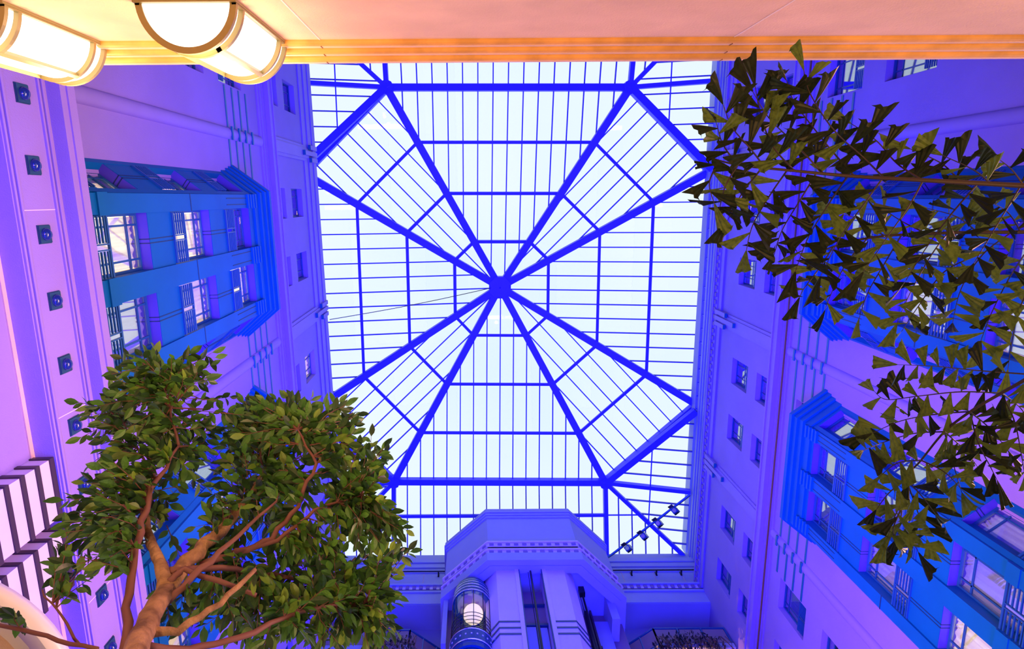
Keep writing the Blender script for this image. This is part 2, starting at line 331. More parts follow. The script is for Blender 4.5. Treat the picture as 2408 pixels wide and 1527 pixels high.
# ------------------------------------------------------------------ bay windows
def bay(T, S0, label, lits, top):
    """oriel of blue metal: three storeys, two windows on the front, one on each canted side"""
    base = T(S0 + 2.35, .4, 7.0)
    B = thing('bay_window', base, label, 'bay window', 'blue metal bay windows on the side walls')
    DP = .8
    def seg(A, Bp):
        A = Vector(A); Bp = Vector(Bp); d = (Bp - A).normalized(); n = Vector((-d.y, d.x))
        if n.y < 0: n = -n
        def G(t, e, z):
            q = A + d * t + n * e; return T(S0 + q.x, q.y, z)
        return G, (Bp - A).length
    ZB = 7.0; ROWS = [(7.5, 9.45), (10.45, 12.42), (13.4, 15.37), (16.3, 18.1)]
    faces = [((0, 0), (.65, DP), [(0, .12), (.91, 1.03)], 'cant'), ((.65, DP), (4.0, DP), [(0, .36), (1.45, 1.9), (2.99, 3.35)], 'front'), ((4.0, DP), (4.7, 0), [(0, .12), (.94, 1.06)], 'cant2')]
    fi = 0
    for A, Bq, piers, kind in faces:
        G, L = seg(A, Bq)
        for a, b in piers:
            pr = MB(G); pe = .07 if kind == 'front' else .03
            pr.box(a, b, -.5, pe, ZB, 11.0).box(a, b, -.5, pe - .02, 11.0, top - .9)
            if kind == 'front':
                pr.box(a - .015, b + .015, -.3, pe + .03, 10.7, 11.0)
            po = obj('pier', pr, MT['bay'], B)
            if kind == 'front':
                obj('joint', MB(G).box(a - .01, b + .01, pe - .02, pe - .014, 14.3, 14.33), MT['baydark'], po)
                obj('inset_line', MB(G).box(a + .09, a + .11, pe - .02, pe - .012, 16.4, 17.8).box(b - .11, b - .09, pe - .02, pe - .012, 16.4, 17.8), MT['baydark'], po)
                for k in range(4): obj('fin', MB(G).box(a - .01, b + .01, pe - .02, pe + .03 + .015 * k, 17.85 + k * .16, 17.93 + k * .16), MT['bay'], po)
        gaps = [(piers[i][1], piers[i + 1][0]) for i in range(len(piers) - 1)]
        for gi, (a, b) in enumerate(gaps):
            zs = [(ZB, ROWS[0][0])] + [(ROWS[i][1], ROWS[i + 1][0]) for i in range(3)] + [(ROWS[3][1], top - .9)]
            for z0, z1 in zs:
                sp = obj('spandrel_panel', MB(G).box(a, b, -.5, 0, z0 + .012, z1), MT['bay'], B)
                if z0 > 8: obj('lintel_soffit', MB(G).box(a, b, -.5, -.01, z0 - .002, z0 + .012), MT['lintel'], sp)
                zm = (z0 + z1) / 2
                if z1 - z0 > .6: obj('groove_line', MB(G).box((a + b) / 2 - .05, (a + b) / 2 - .03, 0, .008, z0, z1).box((a + b) / 2 + .03, (a + b) / 2 + .05, 0, .008, z0, z1).box((a + b) / 2 - .05, (a + b) / 2 - .03, -.24, .008, z0 - .006, z0).box((a + b) / 2 + .03, (a + b) / 2 + .05, -.24, .008, z0 - .006, z0), MT['baydark'], sp)
            for r, (z0, z1) in enumerate(ROWS):
                if r == 0: 
                    obj('lower_panel', MB(G).box(a, b, -.4, -.3, z0, z1), MT['bay'], B); continue
                lit = lits.get((kind, gi, r), 'cur')
                window(G, a, b, z0, z1, None, lit, .62, parent=B)
                grille(G, a + .02, b - .02, z0, z0 + .56, .02, B)
        fi += 1
    def ring(e): return [(-e, 0), (.65 - .4 * e, DP + e), (4.0 + .4 * e, DP + e), (4.7 + e, 0)]
    def Tb(s, d, z): return T(S0 + s, d, z)
    for z0, z1, e in ((top - .95, top - .62, .06), (top - .62, top - .38, .13), (top - .38, top - .16, .19), (top - .16, top, .25)):
        obj('cornice_band', MB(Tb).prism(ring(e), z0, z1), MT['bay'], B)
    obj('base_band', MB(Tb).prism(ring(.05), ZB - .3, ZB), MT['bay'], B)
    return B
bay(TL, -.75, 'blue bay with warm lit curtains on the left wall, above the porthole frieze, nearer the back',
    {('front', 0, 1): 'lit', ('front', 0, 2): 'lit', ('front', 1, 1): 'litdim', ('front', 1, 2): 'lit', ('front', 1, 3): 'lit', ('cant', 0, 1): 'lit', ('cant', 0, 2): 'lit'}, 19.4)
bay(TL, 6.0, 'blue bay on the left wall mostly hidden behind the broad-leaved tree', {('front', 0, 2): 'lit', ('front', 1, 1): 'lit'}, 19.4)
bay(TR, -.55, 'blue bay on the right wall behind the fishtail palm fronds', {('front', 1, 1): 'litdim', ('front', 1, 2): 'litdim'}, 19.2)
bay(TR, 6.2, 'blue bay on the right wall below the palm, nearer the lift, with one warm lit window', {('front', 1, 1): 'lit', ('front', 0, 1): 'litdim', ('cant', 0, 1): 'litdim', ('front', 1, 2): 'litdim'}, 19.2)
# ------------------------------------------------------------------ skylight
ZR = 32.0
V = dict(TL=at(910, 207, Z=ZR), TR=at(1480, 207, Z=ZR), RT=at(1668, 402, Z=ZR), RB=at(1636, 950, Z=ZR), BR=at(1422, 1132, Z=ZR))
V['BL'] = at(927, 1130, Z=ZR); V['LT'] = Vector((-8.2, V['RT'].y, ZR)); V['LB'] = Vector((-8.2, V['RB'].y, ZR))
AP = at(1175, 674, Z=33.8)
SK = thing('skylight', (AP.x, AP.y, ZR), 'eight-sided glass pyramid roof with blue steel ribs over the atrium', 'skylight')
order = ['TL', 'TR', 'RT', 'RB', 'BR', 'BL', 'LB', 'LT']
def clip(poly, axis, val, keep_lt):
    out = []
    for i in range(len(poly)):
        a, b = poly[i], poly[(i + 1) % len(poly)]
        ia = (a[axis] <= val) if keep_lt else (a[axis] >= val); ib = (b[axis] <= val) if keep_lt else (b[axis] >= val)
        if ia: out.append(a)
        if ia != ib:
            t = (val - a[axis]) / (b[axis] - a[axis]); out.append(tuple(a[k] + (b[k] - a[k]) * t for k in (0, 1)))
    return out
def parea(p): return abs(sum(p[i][0] * p[(i + 1) % len(p)][1] - p[(i + 1) % len(p)][0] * p[i][1] for i in range(len(p)))) / 2
def facet(P, pts, e0, e1, nb, vcuts, owner, mullw=.055, panelim=.03, purl=(.15, .16), ghost=True):
    """glaze a planar polygon: u runs along the edge e0>e1, v up the slope; mullions every 1/nb, purlins at vcuts"""
    e0 = Vector(e0); e1 = Vector(e1); U = (e1 - e0); L = U.length; U.normalize()
    n = (Vector(pts[2]) - e0).cross(U).normalized()
    if n.z < 0: n = -n
    Vd = n.cross(U).normalized()
    c = sum((Vector(p) for p in pts), Vector()) / len(pts)
    if (c - e0).dot(Vd) < 0: Vd = -Vd
    poly = [((Vector(p) - e0).dot(U), (Vector(p) - e0).dot(Vd)) for p in pts]
    W3 = lambda q, k=0: e0 + U * q[0] + Vd * q[1] + n * k
    umin = min(q[0] for q in poly); umax = max(q[0] for q in poly); vmax = max(q[1] for q in poly)
    us = [L * i / nb for i in range(-40, 81) if umin + .05 < L * i / nb < umax - .05]
    vs = [v for v in vcuts if .02 < v < vmax - .02]
    for u in us:
        seg = clip(clip(poly, 0, u + .001, True), 0, u - .001, False)
        if len(seg) < 3: continue
        v0 = min(q[1] for q in seg); v1 = max(q[1] for q in seg)
        if v1 - v0 < .15: continue
        obj('mullion', MB().beam(W3((u, v0), -.04), W3((u, v1), -.04), mullw, .11, n), MT['mull'], owner)
    for v in vs:
        seg = clip(clip(poly, 1, v + .001, True), 1, v - .001, False)
        if len(seg) < 3: continue
        u0 = min(q[0] for q in seg); u1 = max(q[0] for q in seg)
        obj('purlin', MB().beam(W3((u0, v), -.14), W3((u1, v), -.14), purl[0], purl[1], n), MT['steel'], owner)
        if ghost: obj('glazing_bar', MB().beam(W3((u0, v), .06), W3((u1, v), .06), .05, .05, n), MT['steel2'], owner)
    ub = [umin - .01] + us + [umax + .01]; vb = [-.01] + vs + [vmax + .01]; small = MB(); cnt = 0
    for a, b in zip(ub, ub[1:]):
        pc = clip(clip(poly, 0, a + .012, False), 0, b - .012, True)
        if len(pc) < 3: continue
        for c0, c1 in zip(vb, vb[1:]):
            q = clip(clip(pc, 1, c0 + .012, False), 1, c1 - .012, True)
            if len(q) < 3 or parea(q) < panelim: continue
            r = []
            for x in q:
                if not r or (abs(x[0] - r[-1][0]) + abs(x[1] - r[-1][1])) > 1e-4: r.append(x)
            if len(r) < 3: continue
            obj('pane', MB().slab([W3(x, .01) for x in r], n, .02), MT['glass'], owner); cnt += 1
    return cnt
tot = 0
for i, k in enumerate(order):
    a = V[k]; b = V[order[(i + 1) % 8]]
    L = (b - a).length; nb = 16 if i % 2 == 0 else 8
    m = (a + b) / 2; sl = (AP - a) - (b - a).normalized() * (AP - a).dot((b - a).normalized()); H = sl.length
    tot += facet(None, [a, b, AP], a, b, nb, [H * .25, H * .5, H * .75], SK)
for k in order:
    d = (V[k] - AP)
    obj('rib', MB().beam(AP + Vector((0, 0, -.15)), V[k] + Vector((0, 0, -.15)), .35, .42), MT['steel'], SK)
obj('hub', MB().lathe(AP, [(.05, -.5), (.62, -.5), (.62, .0), (.05, .0)], 8, math.pi / 8, math.pi / 8 + 2 * math.pi), MT['steel'], SK)
for i, k in enumerate(order):
    a, b = V[k], V[order[(i + 1) % 8]]
    obj('ring_beam', MB().beam(a + Vector((0, 0, -.12)), b + Vector((0, 0, -.12)), .32 if i % 2 == 0 else .36, .35), MT['steel'], SK)
for k in order: obj('node', MB().lathe(V[k] + Vector((0, 0, -.35)), [(.01, 0), (.34, 0), (.34, .4), (.01, .4)], 8), MT['steel'], SK)
print('dome panes', tot)
# sloping skirt glazing between the octagon and the wall curbs
ZE = 31.03
yF = V['BR'].y + 3.9; yB = V['TR'].y - 3.9; xR = 11.25; xL = -8.35
SKT = thing('skirt_glazing', (AP.x, yF, ZE), 'sloping glass skirt with blue bars around the foot of the pyramid roof', 'glazing')
def skirt_end(yv, ye, A, Bv, nb):
    e0 = Vector((A.x, ye, ZE)); e1 = Vector((Bv.x, ye, ZE)); 
    n = facet(None, [e0, e1, Bv, A], e0, e1, nb, [2.25], SKT, purl=(.16, .2), ghost=False)
    obj('end_rafter', MB().beam(A + Vector((0, 0, -.15)), e0 + Vector((0, 0, -.15)), .22, .3), MT['steel'], SKT)
    obj('end_rafter', MB().beam(Bv + Vector((0, 0, -.15)), e1 + Vector((0, 0, -.15)), .22, .3), MT['steel'], SKT)
    return n
c2 = skirt_end(V['BR'].y, yF, V['BL'], V['BR'], 16) + skirt_end(V['TR'].y, yB, V['TL'], V['TR'], 16)
for vx, vside, ye, xe in (('BR', 'RB', yF, xR), ('TR', 'RT', yB, xR), ('BL', 'LB', yF, xL), ('TL', 'LT', yB, xL)):
    P = V[vx]; Q = V[vside]; C = Vector((xe, ye, ZE))
    # end slope right of the hip, mullions run lengthwise
    e0 = Vector((P.x, ye, ZE)); c2 += facet(None, [e0, C, P], e0, C, 6, [2.25], SKT, purl=(.06, .1), ghost=False)
    # side slope, mullions run sideways
    s0 = Vector((xe, ye, ZE)); s1 = Vector((xe, Q.y, ZE)); nbs = max(4, round(abs(Q.y - ye) / .73))
    c2 += facet(None, [s0, s1, P], s0, s1, nbs, [2.0], SKT, purl=(.06, .1), ghost=False)
    obj('hip_rafter', MB().beam(P + Vector((0, 0, -.15)), C + Vector((0, 0, -.15)), .2, .3), MT['steel'], SKT)
    obj('side_rafter', MB().beam(P + Vector((0, 0, -.15)), Vector((xe, P.y + (.12 if ye > 0 else -.12), ZE - .1)), .2, .3), MT['steel'], SKT)
    obj('valley_beam', MB().beam(P + Vector((0, 0, -.2)), Vector((xe, Q.y, ZE - .15)), .34, .3), MT['steel'], SKT)
    # upright triangular glazing under the octagon's slanted side
    tri = [P, Q, Vector((xe, Q.y, ZE))]; nn = (tri[1] - tri[0]).cross(tri[2] - tri[0])
    obj('upright_pane', MB().slab(tri, nn, .02), MT['glass'], SKT)
    for f in (.45, .62, .8): 
        hb = P.lerp(Q, f); lb = P.lerp(tri[2], f); obj('upright_bar', MB().beam(lb, hb, .05, .05, (1, 0, 0)), MT['mull'], SKT)
print('skirt panes', c2)
# upright clerestory strips below the long sides, then the curbs
def curb(nm, label, T, s0, s1, parts):
    c = MB(T)
    for z0, z1, d0, d1 in parts: c.box(s0, s1, d0, d1, z0, z1)
    return tag(obj(nm, c, MT['front']), label, 'curb', kind='structure')
CRX = V['RB'].x - .25
def TC(s, d, z): return (CRX + .05 - d, s, z)
cr = curb('trim_1', 'stepped pale curb under the right edge of the glass roof', TC, -9.3, 18.9, [(28.6, 30.1, -.6, 0), (30.1, 30.3, -.6, .06), (30.35, 30.52, -.6, .1), (30.57, 30.78, -.6, .14), (31.2, 31.85, -.6, .12)])
cb = MB(TC)
g0 = V['RT'].y; 
for k in range(18): cb.box(g0 + k * .7 - .03, g0 + k * .7 + .03, -.1, .08, 30.78, 31.2)
cb.box(g0, V['RB'].y, -.1, .05, 30.95, 31.0)
obj('clerestory_bar', cb, MT['steel'], cr)
obj('clerestory_pane', MB(TC).box(-9.3, 18.9, -.2, -.15, 30.78, 31.2), MT['wglass'], cr)
def TCL(s, d, z): return (-8.35 + d, s, z)
curb('trim_2', 'stepped pale curb under the left edge of the glass roof', TCL, -9.3, 18.9, [(28.6, 30.1, -.6, 0), (30.1, 30.8, -.6, .1), (30.8, 31.5, -.6, .05)])
def TCF(s, d, z): return (s, 18.72 - d, z)
cf = curb('trim_3', 'stepped pale curb under the front edge of the glass roof', TCF, -8.3, 11.5, [(27.9, 29.3, -.5, 0), (29.3, 29.6, -.5, .05), (29.68, 29.98, -.5, .1), (30.06, 30.4, -.5, .15), (30.4, 30.95, -.5, .02)])
def TCB(s, d, z): return (s, -9.1 + d, z)
curb('trim_4', 'stepped pale curb under the back edge of the glass roof', TCB, -8.3, 11.5, [(27.9, 29.3, -.5, 0), (29.3, 31.0, -.5, .1)])
# roof slabs over the side walls close the gaps
tag(obj('trim_5', MB().box(-9.2, -7.2, -9.3, 20.5, 28.3, 28.62).box(11.05, 12.3, -9.3, 20.5, 28.3, 28.62), MT['front']), 'flat ledges joining the side walls to the roof curbs', 'ledge', kind='structure')
# ------------------------------------------------------------------ front wall
wf = MB()
wf.box(-9, 12, 18.66, 19.0, 26.75, 27.6).box(-9, 12, 18.6, 18.7, 27.55, 27.75).box(-9, 12, 18.5, 18.7, 28.0, 28.12)
wf.box(-9, 12, 18.7, 20.2, 26.7, 26.9)
wf.box(-9, 12, 20.0, 20.4, -1.6, 26.8)
WF = tag(obj('wall_front', wf, MT['front']), 'front atrium wall behind the lift tower, with a deep shaded soffit', 'wall', kind='structure')
db = MB()
for k in range(60): db.box(-8 + k * .33, -8 + k * .33 + .17, 18.55, 18.66, 27.77, 27.98)
tag(obj('dentil', db, MT['dent'], WF), kind='stuff')
obj('dentil_band', MB().box(-9, 12, 18.6, 18.72, 27.7, 28.05), MT['column'], WF)
for x in (-4.6, -2.6, 7.4, 9.0, 10.4): obj('fascia_joint', MB().box(x, x + .02, 18.71, 18.73, 28.1, 29.3), MT['sand'], WF)
tag(obj('wall_back', MB().box(-9, 12, -9.7, -9.3, -1.6, 30.5), MT['wall']), 'plain wall at the back end of the atrium', 'wall', kind='structure')
for x0, x1, nm in ((-8.5, -.9, 'left'), (6.0, 11.0, 'right')):
    y = 18.45
    r = thing('handrail', ((x0 + x1) / 2, y, 29.0), 'thin dark handrail pipe along the front curb, %s of the lift tower' % nm, 'handrail')
    obj('pipe', MB().tube([(x0, y, 29.05), (x1, y, 29.05)], .035), MT['blackmetal'], r)
    for k in range(4):
        xx = x0 + (x1 - x0) * (k + .5) / 4; obj('bracket', MB().box(xx - .03, xx + .03, y, 18.75, 29.02, 29.1).box(xx - .04, xx + .04, 18.68, 18.76, 28.97, 29.25), MT['blackmetal'], r)
# ------------------------------------------------------------------ lift tower
LT_ = thing('lift_tower', (2.4, 16, -1.6), 'blue-lit lift tower with an angular canopy and two striped pale columns', 'lift tower')
def can(e, y1=18.7): return [(.54 - .41 * e, 14.4 - e), (4.3 + .41 * e, 14.4 - e), (6.02 + e, 16.06 - .41 * e), (6.02 + e, y1), (-1.3 - e, y1), (-1.3 - e, 16.06 - .41 * e)]
obj('canopy', MB().prism(can(0), 24.3, 27.2), MT['front'], LT_)
for z0, z1, e in ((26.85, 26.98, .05), (27.02, 27.16, .09), (27.2, 27.32, .13), (27.32, 27.56, .1)): obj('top_moulding', MB().prism(can(e), z0, z1), MT['front'], LT_)
obj('lower_band', MB().prism(can(.04), 24.42, 24.66), MT['column'], LT_)
obj('lower_ledge', MB().prism(can(.10), 24.66, 24.74), MT['column'], LT_)
obj('lower_band', MB().prism(can(.0), 24.1, 24.42), MT['front'], LT_)
obj('lower_ledge', MB().prism(can(.14), 24.02, 24.1), MT['column'], LT_)
obj('lower_band', MB().prism(can(.08), 23.8, 24.02), MT['column'], LT_)
# the bottom rim is a hollow ring so that the soffit sits recessed above it
o_, i_ = can(.12), can(-.4)
rim = MB()
for k in range(6):
    a, b = o_[k], o_[(k + 1) % 6]; c, d = i_[(k + 1) % 6], i_[k]
    if k == 3: continue
    rim.prism([a, b, c, d], 23.25, 23.8)
obj('rim', rim, MT['front'], LT_)
rim2 = MB(); o_, i_ = can(-.12), can(-.45)
for k in range(6):
    if k == 3: continue
    rim2.prism([o_[k], o_[(k + 1) % 6], i_[(k + 1) % 6], i_[k]], 23.2, 23.3)
obj('rim_lip', rim2, MT['front'], LT_)
obj('soffit', MB().prism(can(-.1), 23.78, 23.84), MT['front'], LT_)
dn = MB()
for zc, e in ((24.54, .05), (23.91, .09)):
    P = can(e)
    for a, b in ((P[5], P[0]), (P[0], P[1]), (P[1], P[2])):
        a = Vector((*a, 0)); b = Vector((*b, 0)); L = (b - a).length; n = int(L / .33); d = (b - a) / L
        for k in range(n):
            q = a + d * (L * (k + .5) / n); dn.beam(q + Vector((0, 0, zc)) - d * .09, q + Vector((0, 0, zc)) + d * .09, .05, .13)
tag(obj('dentil', dn, MT['dent'], LT_), kind='stuff')
def column(sg):
    cx = 2.2
    P = [(cx - sg * .47, 14.72), (cx - sg * 1.36, 14.72), (cx - sg * 1.8, 15.3), (cx - sg * 1.8, 16.2), (cx - sg * .47, 16.2)]
    col = obj('column', MB().prism(P, -1.6, 23.8), MT['column'], LT_)
    obj('corner_strip', MB().box(*sorted((cx - sg * .47, cx - sg * .62)), 14.66, 14.74, -1.6, 23.2), MT['column'], col)
    obj('guide_rail', MB().box(*sorted((cx - sg * .43, cx - sg * .47)), 14.66, 14.8, -1.6, 23.3), MT['dark'], col)
    for z in (20.05, 19.72, 19.4, 13.0, 12.7):
        s = MB(); s.beam((cx - sg * .62, 14.715, z), (cx - sg * 1.37, 14.715, z), .02, .085); s.beam((cx - sg * 1.365, 14.712, z), (cx - sg * 1.81, 15.29, z), .02, .085)
        obj('teal_stripe', s, MT['dark'], col)
column(1); column(-1)
obj('shaft_wall', MB().box(1.6, 2.8, 15.55, 15.7, -1.6, 23.0), MT['shaftdark'], LT_)
obj('shaft_header', MB().box(1.7, 2.7, 15.42, 15.56, 22.0, 22.06).box(1.7, 2.7, 15.38, 15.56, 20.75, 20.86), MT['dark'], LT_)
obj('door_panel', MB().box(1.8, 2.22, 15.42, 15.55, 18.6, 20.7), MT['front'], LT_)
obj('door_panel', MB().box(2.32, 2.62, 15.45, 15.55, 18.6, 20.7), MT['front'], LT_)
obj('door_edge', MB().box(2.22, 2.28, 15.38, 15.55, 18.6, 20.75), MT['dark'], LT_)
obj('lower_door_panel', MB().box(1.77, 2.65, 15.4, 15.55, -1.6, 18.5), MT['front'], LT_)
tower_back = MB().box(-1.2, .9, 16.5, 16.7, -1.6, 23.8).box(3.6, 6.0, 17.2, 17.4, -1.6, 23.8)
obj('tower_back_wall', tower_back, MT['shaftdark'], LT_)
obj('side_fin', MB().box(-1.28, -1.1, 16.0, 18.6, 20.6, 23.8), MT['front'], LT_)
obj('side_block', MB().box(5.35, 5.66, 16.2, 18.6, 22.2, 23.8), MT['front'], LT_)
obj('side_wall', MB().box(4.75, 5.35, 16.9, 18.6, -1.6, 23.0), MT['front'], LT_)
for tp, nm in ((at(1247, 1342, Z=23.25), 'centre'), (at(1366, 1386, Z=23.75), 'right')):
    g = thing('lift_guide_pole', (tp.x, tp.y, 17), 'black vertical lift pole hung from the canopy soffit, %s' % ('between the two columns' if nm == 'centre' else 'right of the right column'), 'pole')
    obj('pole', MB().tube([(tp.x, tp.y, -1.6), (tp.x, tp.y, 23.7)], .04), MT['blackmetal'], g)
    obj('bracket', MB().box(tp.x - .11, tp.x + .11, tp.y - .11, tp.y + .11, 23.35, 23.78), MT['blackmetal'], g)
    obj('cable', MB().tube([(tp.x - .09, tp.y + .05, -1.6), (tp.x - .09, tp.y + .05, 23.7)], .012, 5), MT['blackmetal'], g)
rr = thing('lift_rail', (4.7, 16.5, 18), 'pair of dark lift rails with brackets at the right side of the tower', 'rail')
obj('rail', MB().box(4.42, 4.54, 16.55, 16.75, -1.6, 23.2), MT['blackmetal'], rr)
obj('rail', MB().box(4.65, 4.72, 16.6, 16.8, -1.6, 23.3), MT['rubber'], rr)
for z in (19.3, 21.2): obj('bracket', MB().box(4.3, 4.8, 16.7, 16.85, z, z + .12), MT['rubber'], rr)
# lift cab
cc = (-.14, 15.42, 0)
CB = thing('lift_cab', (cc[0], cc[1], 18.3), 'round glass lift cab with teal bands at the left of the tower', 'lift cab')
R_ = .73
rings = [(.60, 22.85), (.65, 22.68), (.69, 22.5), (.72, 22.3), (.735, 22.1), (.74, 21.9)]
for (r0, z0), (r1, z1) in zip(rings, rings[1:]):
    obj('roof_ring', MB().lathe(cc, [(r0 - .1, z0 - .02), (r1, z0 - .02), (r1, z1 + .03), (r1 - .2, z1 + .03)], 32), MT['cab'], CB, False)
    obj('roof_trim', MB().lathe(cc, [(r1, z1 + .05), (r1 + .012, z1 + .04), (r1 + .012, z1 + .02), (r1, z1 + .01)], 32), MT['chrome'], CB)
obj('roof_cap', MB().lathe(cc, [(.0, 22.95), (.6, 22.93), (.6, 22.6)], 24), MT['cab'], CB)
obj('curved_pane', MB().lathe(cc, [(R_ - .02, 19.6), (R_ - .02, 21.9)], 32), glassmat('cab_glass', (.75, .8, .9), .12), CB)
for k in range(12):
    a = 2 * math.pi * k / 12 + .1; x, y = cc[0] + R_ * math.cos(a), cc[1] + R_ * math.sin(a)
    obj('upright', MB().tube([(x, y, 19.6), (x, y, 21.9)], .014, 6), MT['blackmetal'], CB)
for z in (19.75, 19.95, 20.15, 20.35, 20.55): obj('rail_hoop', MB().lathe(cc, [(R_, z), (R_ + .02, z + .012), (R_ + .02, z - .012), (R_, z)], 32), MT['blackmetal'], CB)
obj('teal_band', MB().lathe(cc, [(R_ - .1, 19.62), (R_ + .04, 19.62), (R_ + .04, 19.12), (R_ - .1, 19.12)], 40), MT['cab'], CB)
for z in (19.64, 19.1): obj('band_trim', MB().lathe(cc, [(R_ + .03, z + .015), (R_ + .06, z), (R_ + .03, z - .015)], 40), MT['chrome'], CB)
for k in range(24):
    a = 2 * math.pi * k / 24; c = Vector((cc[0] + (R_ + .045) * math.cos(a), cc[1] + (R_ + .045) * math.sin(a), 19.38)); t = Vector((-math.sin(a), math.cos(a), 0))
    obj('square_stud', MB().beam(c - t * .025, c + t * .025, .02, .05), MT['white'], CB)
lowr = [(.75, 19.1), (.74, 18.92), (.66, 18.75), (.56, 18.6), (.44, 18.48)]
for (r0, z0), (r1, z1) in zip(lowr, lowr[1:]):
    obj('base_ring', MB().lathe(cc, [(r0 - .1, z0), (r0, z0), (r0, z0 - .09), (r1, z0 - .10), (r1, z1)], 32), MT['cab'], CB)
obj('cab_floor', MB().lathe(cc, [(.0, 19.3), (.7, 19.3), (.44, 18.4), (0, 18.36)], 24), MT['cab'], CB)
obj('cab_ceiling', MB().lathe(cc, [(.0, 21.95), (.76, 21.95)], 24), MT['shaftdark'], CB)
gl = thing('globe_lamp', (cc[0] + .05, cc[1], 21.45), 'glowing warm round lamp inside the glass lift cab', 'lamp')
obj('globe', MB().lathe((cc[0] + .05, cc[1], 21.45), [(.38 * math.sin(math.pi * k / 14), -.38 * math.cos(math.pi * k / 14)) for k in range(15)], 28), MT['globe'], gl, True)
obj('stem', MB().tube([(cc[0] + .05, cc[1], 21.8), (cc[0] + .05, cc[1], 21.94)], .03), MT['chrome'], gl)
# ------------------------------------------------------------------ balconies and trailing plants
def balcony(sg, label):
    X0 = at(1535, 1479, Y=18.66).x if sg > 0 else at(965, 1482, Y=18.66).x
    zt = at(1600, 1479, Y=18.66).z
    xe = 10.9 if sg > 0 else -6.8
    b = thing('balcony', ((X0 + xe) / 2, 18.8, zt - 1.2), label, 'balcony')
    pts = [(xe, 18.66), (X0, 18.66), (X0 - sg * 1.7, 19.95)]
    for (a, c) in ((pts[0], pts[1]), (pts[1], pts[2])):
        obj('top_rail', MB().beam((*a, zt), (*c, zt), .07, .07), MT['frame'], b); obj('bottom_rail', MB().beam((*a, zt - 1.0), (*c, zt - 1.0), .07, .07), MT['frame'], b)
        A = Vector((*a, 0)); C = Vector((*c, 0)); n = 3
        for k in range(n + 1):
            q = A.lerp(C, k / n); obj('post', MB().beam((q.x, q.y, zt - 1.05), (q.x, q.y, zt), .06, .06, (0, 1, 0)), MT['frame'], b)
        for k in range(n):
            q0 = A.lerp(C, (k + .05) / n); q1 = A.lerp(C, (k + .95) / n)
            obj('panel', MB().beam((q0.x, q0.y, zt - .5), (q1.x, q1.y, zt - .5), .02, .86), MT['shaftdark'], b)
    obj('slab', MB().prism([(xe, 18.55), (X0, 18.55), (X0 - sg * 1.8, 20.0), (xe, 20.0)], zt - 1.35, zt - 1.08), MT['front'], b)
    return X0, zt
for nm_, x_ in (('balcony_lamp', 9.3), ('balcony_lamp', -3.6)):
    d = bpy.data.lights.new(nm_, 'POINT'); d.energy = 110; d.color = (1, .42, .16); d.shadow_soft_size = 0.02
    o = bpy.data.objects.new(nm_, d); COL.objects.link(o); o.location = (x_, 19.35, 23.3)
bx, bz = balcony(1, 'dark-framed angled balcony at the foot of the right side, behind a trailing plant')
bx2, bz2 = balcony(-1, 'dark-framed angled balcony left of the lift cab, beside the tree')
def ivy(px0, px1, py0, py1, label, n=1100):
    c = at((px0 + px1) / 2, py1, Y=18.3); t = thing('trailing_plant', c, label, 'plant'); m = MB(); st = MB()
    for k in range(n):
        u = random.random(); x = px0 + (px1 - px0) * u; top = py0 + 28 * (2 * u - 1) ** 2 * 1.0 + random.random() * 8
        y = top + (py1 - top) * random.random() ** .8; p = at(x, y, Y=18.2 + random.random() * .35)
        a = Vector((random.gauss(0, 1), random.gauss(0, 1), random.gauss(0, 1))).normalized(); b = a.orthogonal().normalized(); s = random.uniform(.12, .22)
        m.add([tuple(p), tuple(p + a * s * .5 + b * s * .35), tuple(p + a * s), tuple(p + a * s * .5 - b * s * .35)], [(0, 1, 2, 3)])
    for k in range(40):
        x = random.uniform(px0, px1); p = at(x, py0 + 15, Y=18.4); st.tube([p, p + Vector((random.uniform(-.2, .2), -.1, -.5)), p + Vector((random.uniform(-.3, .3), -.1, -1.1))], .012, 4)
    tag(obj('leaf', m, MT['ivy'], t), kind='stuff'); tag(obj('vine_stem', st, MT['twig'], t), kind='stuff')
ivy(1540, 1705, 1482, 1560, 'dark bushy plant trailing over the right balcony rail')
ivy(860, 980, 1480, 1560, 'dark trailing plant over the left balcony rail, behind the tree edge', 400)
# ------------------------------------------------------------------ lighting bar and spotlights, roof cable
A = at(1430, 1311, Z=29.4); Bq = at(1622, 1164, Z=29.4)
lb = thing('lighting_bar', A.lerp(Bq, .5), 'slim steel bar slung diagonally across the front right roof corner', 'lighting bar')
obj('bar', MB().tube([A, Bq], .055), MT['steel2'], lb); obj('cable', MB().tube([A.lerp(Bq, t) + Vector((0, 0, -.07 - .05 * abs(math.sin(t * 12)))) for t in [i / 30 for i in range(31)]], .012, 4), MT['blackmetal'], lb)
dr = (Bq - A).normalized(); sd = dr.cross(Vector((0, 0, 1)))
for i, px in enumerate(((1478, 1290), (1515, 1262), (1550, 1232), (1588, 1202))):
    c = at(*px, Z=29.1); top = A + dr * (c - A).dot(dr)
    s = thing('spotlight', c, 'small black stage spotlight on the roof bar, %s from the lift' % ORD[i], 'spotlight', 'spotlights hung on the roof bar')
    ax = Vector((-.5, -.5, -.7)).normalized()
    obj('housing', MB().beam(c - ax * .2, c + ax * .2, .28, .26), MT['frame'], s)
    obj('lens', MB().tube([c + ax * .2, c + ax * .23], .1, 14), MT['chrome'], s)
    obj('yoke', MB().tube([c - sd * .18, c - sd * .18 + (top - c) * .7, top, c + sd * .18 + (top - c) * .7, c + sd * .18], .018, 5), MT['blackmetal'], s)
    for e in (-.2, .2): obj('barn_door', MB().beam(c + ax * .2 + sd * e, c + ax * .38 + sd * e * 1.5, .24, .01, sd), MT['blackmetal'], s)
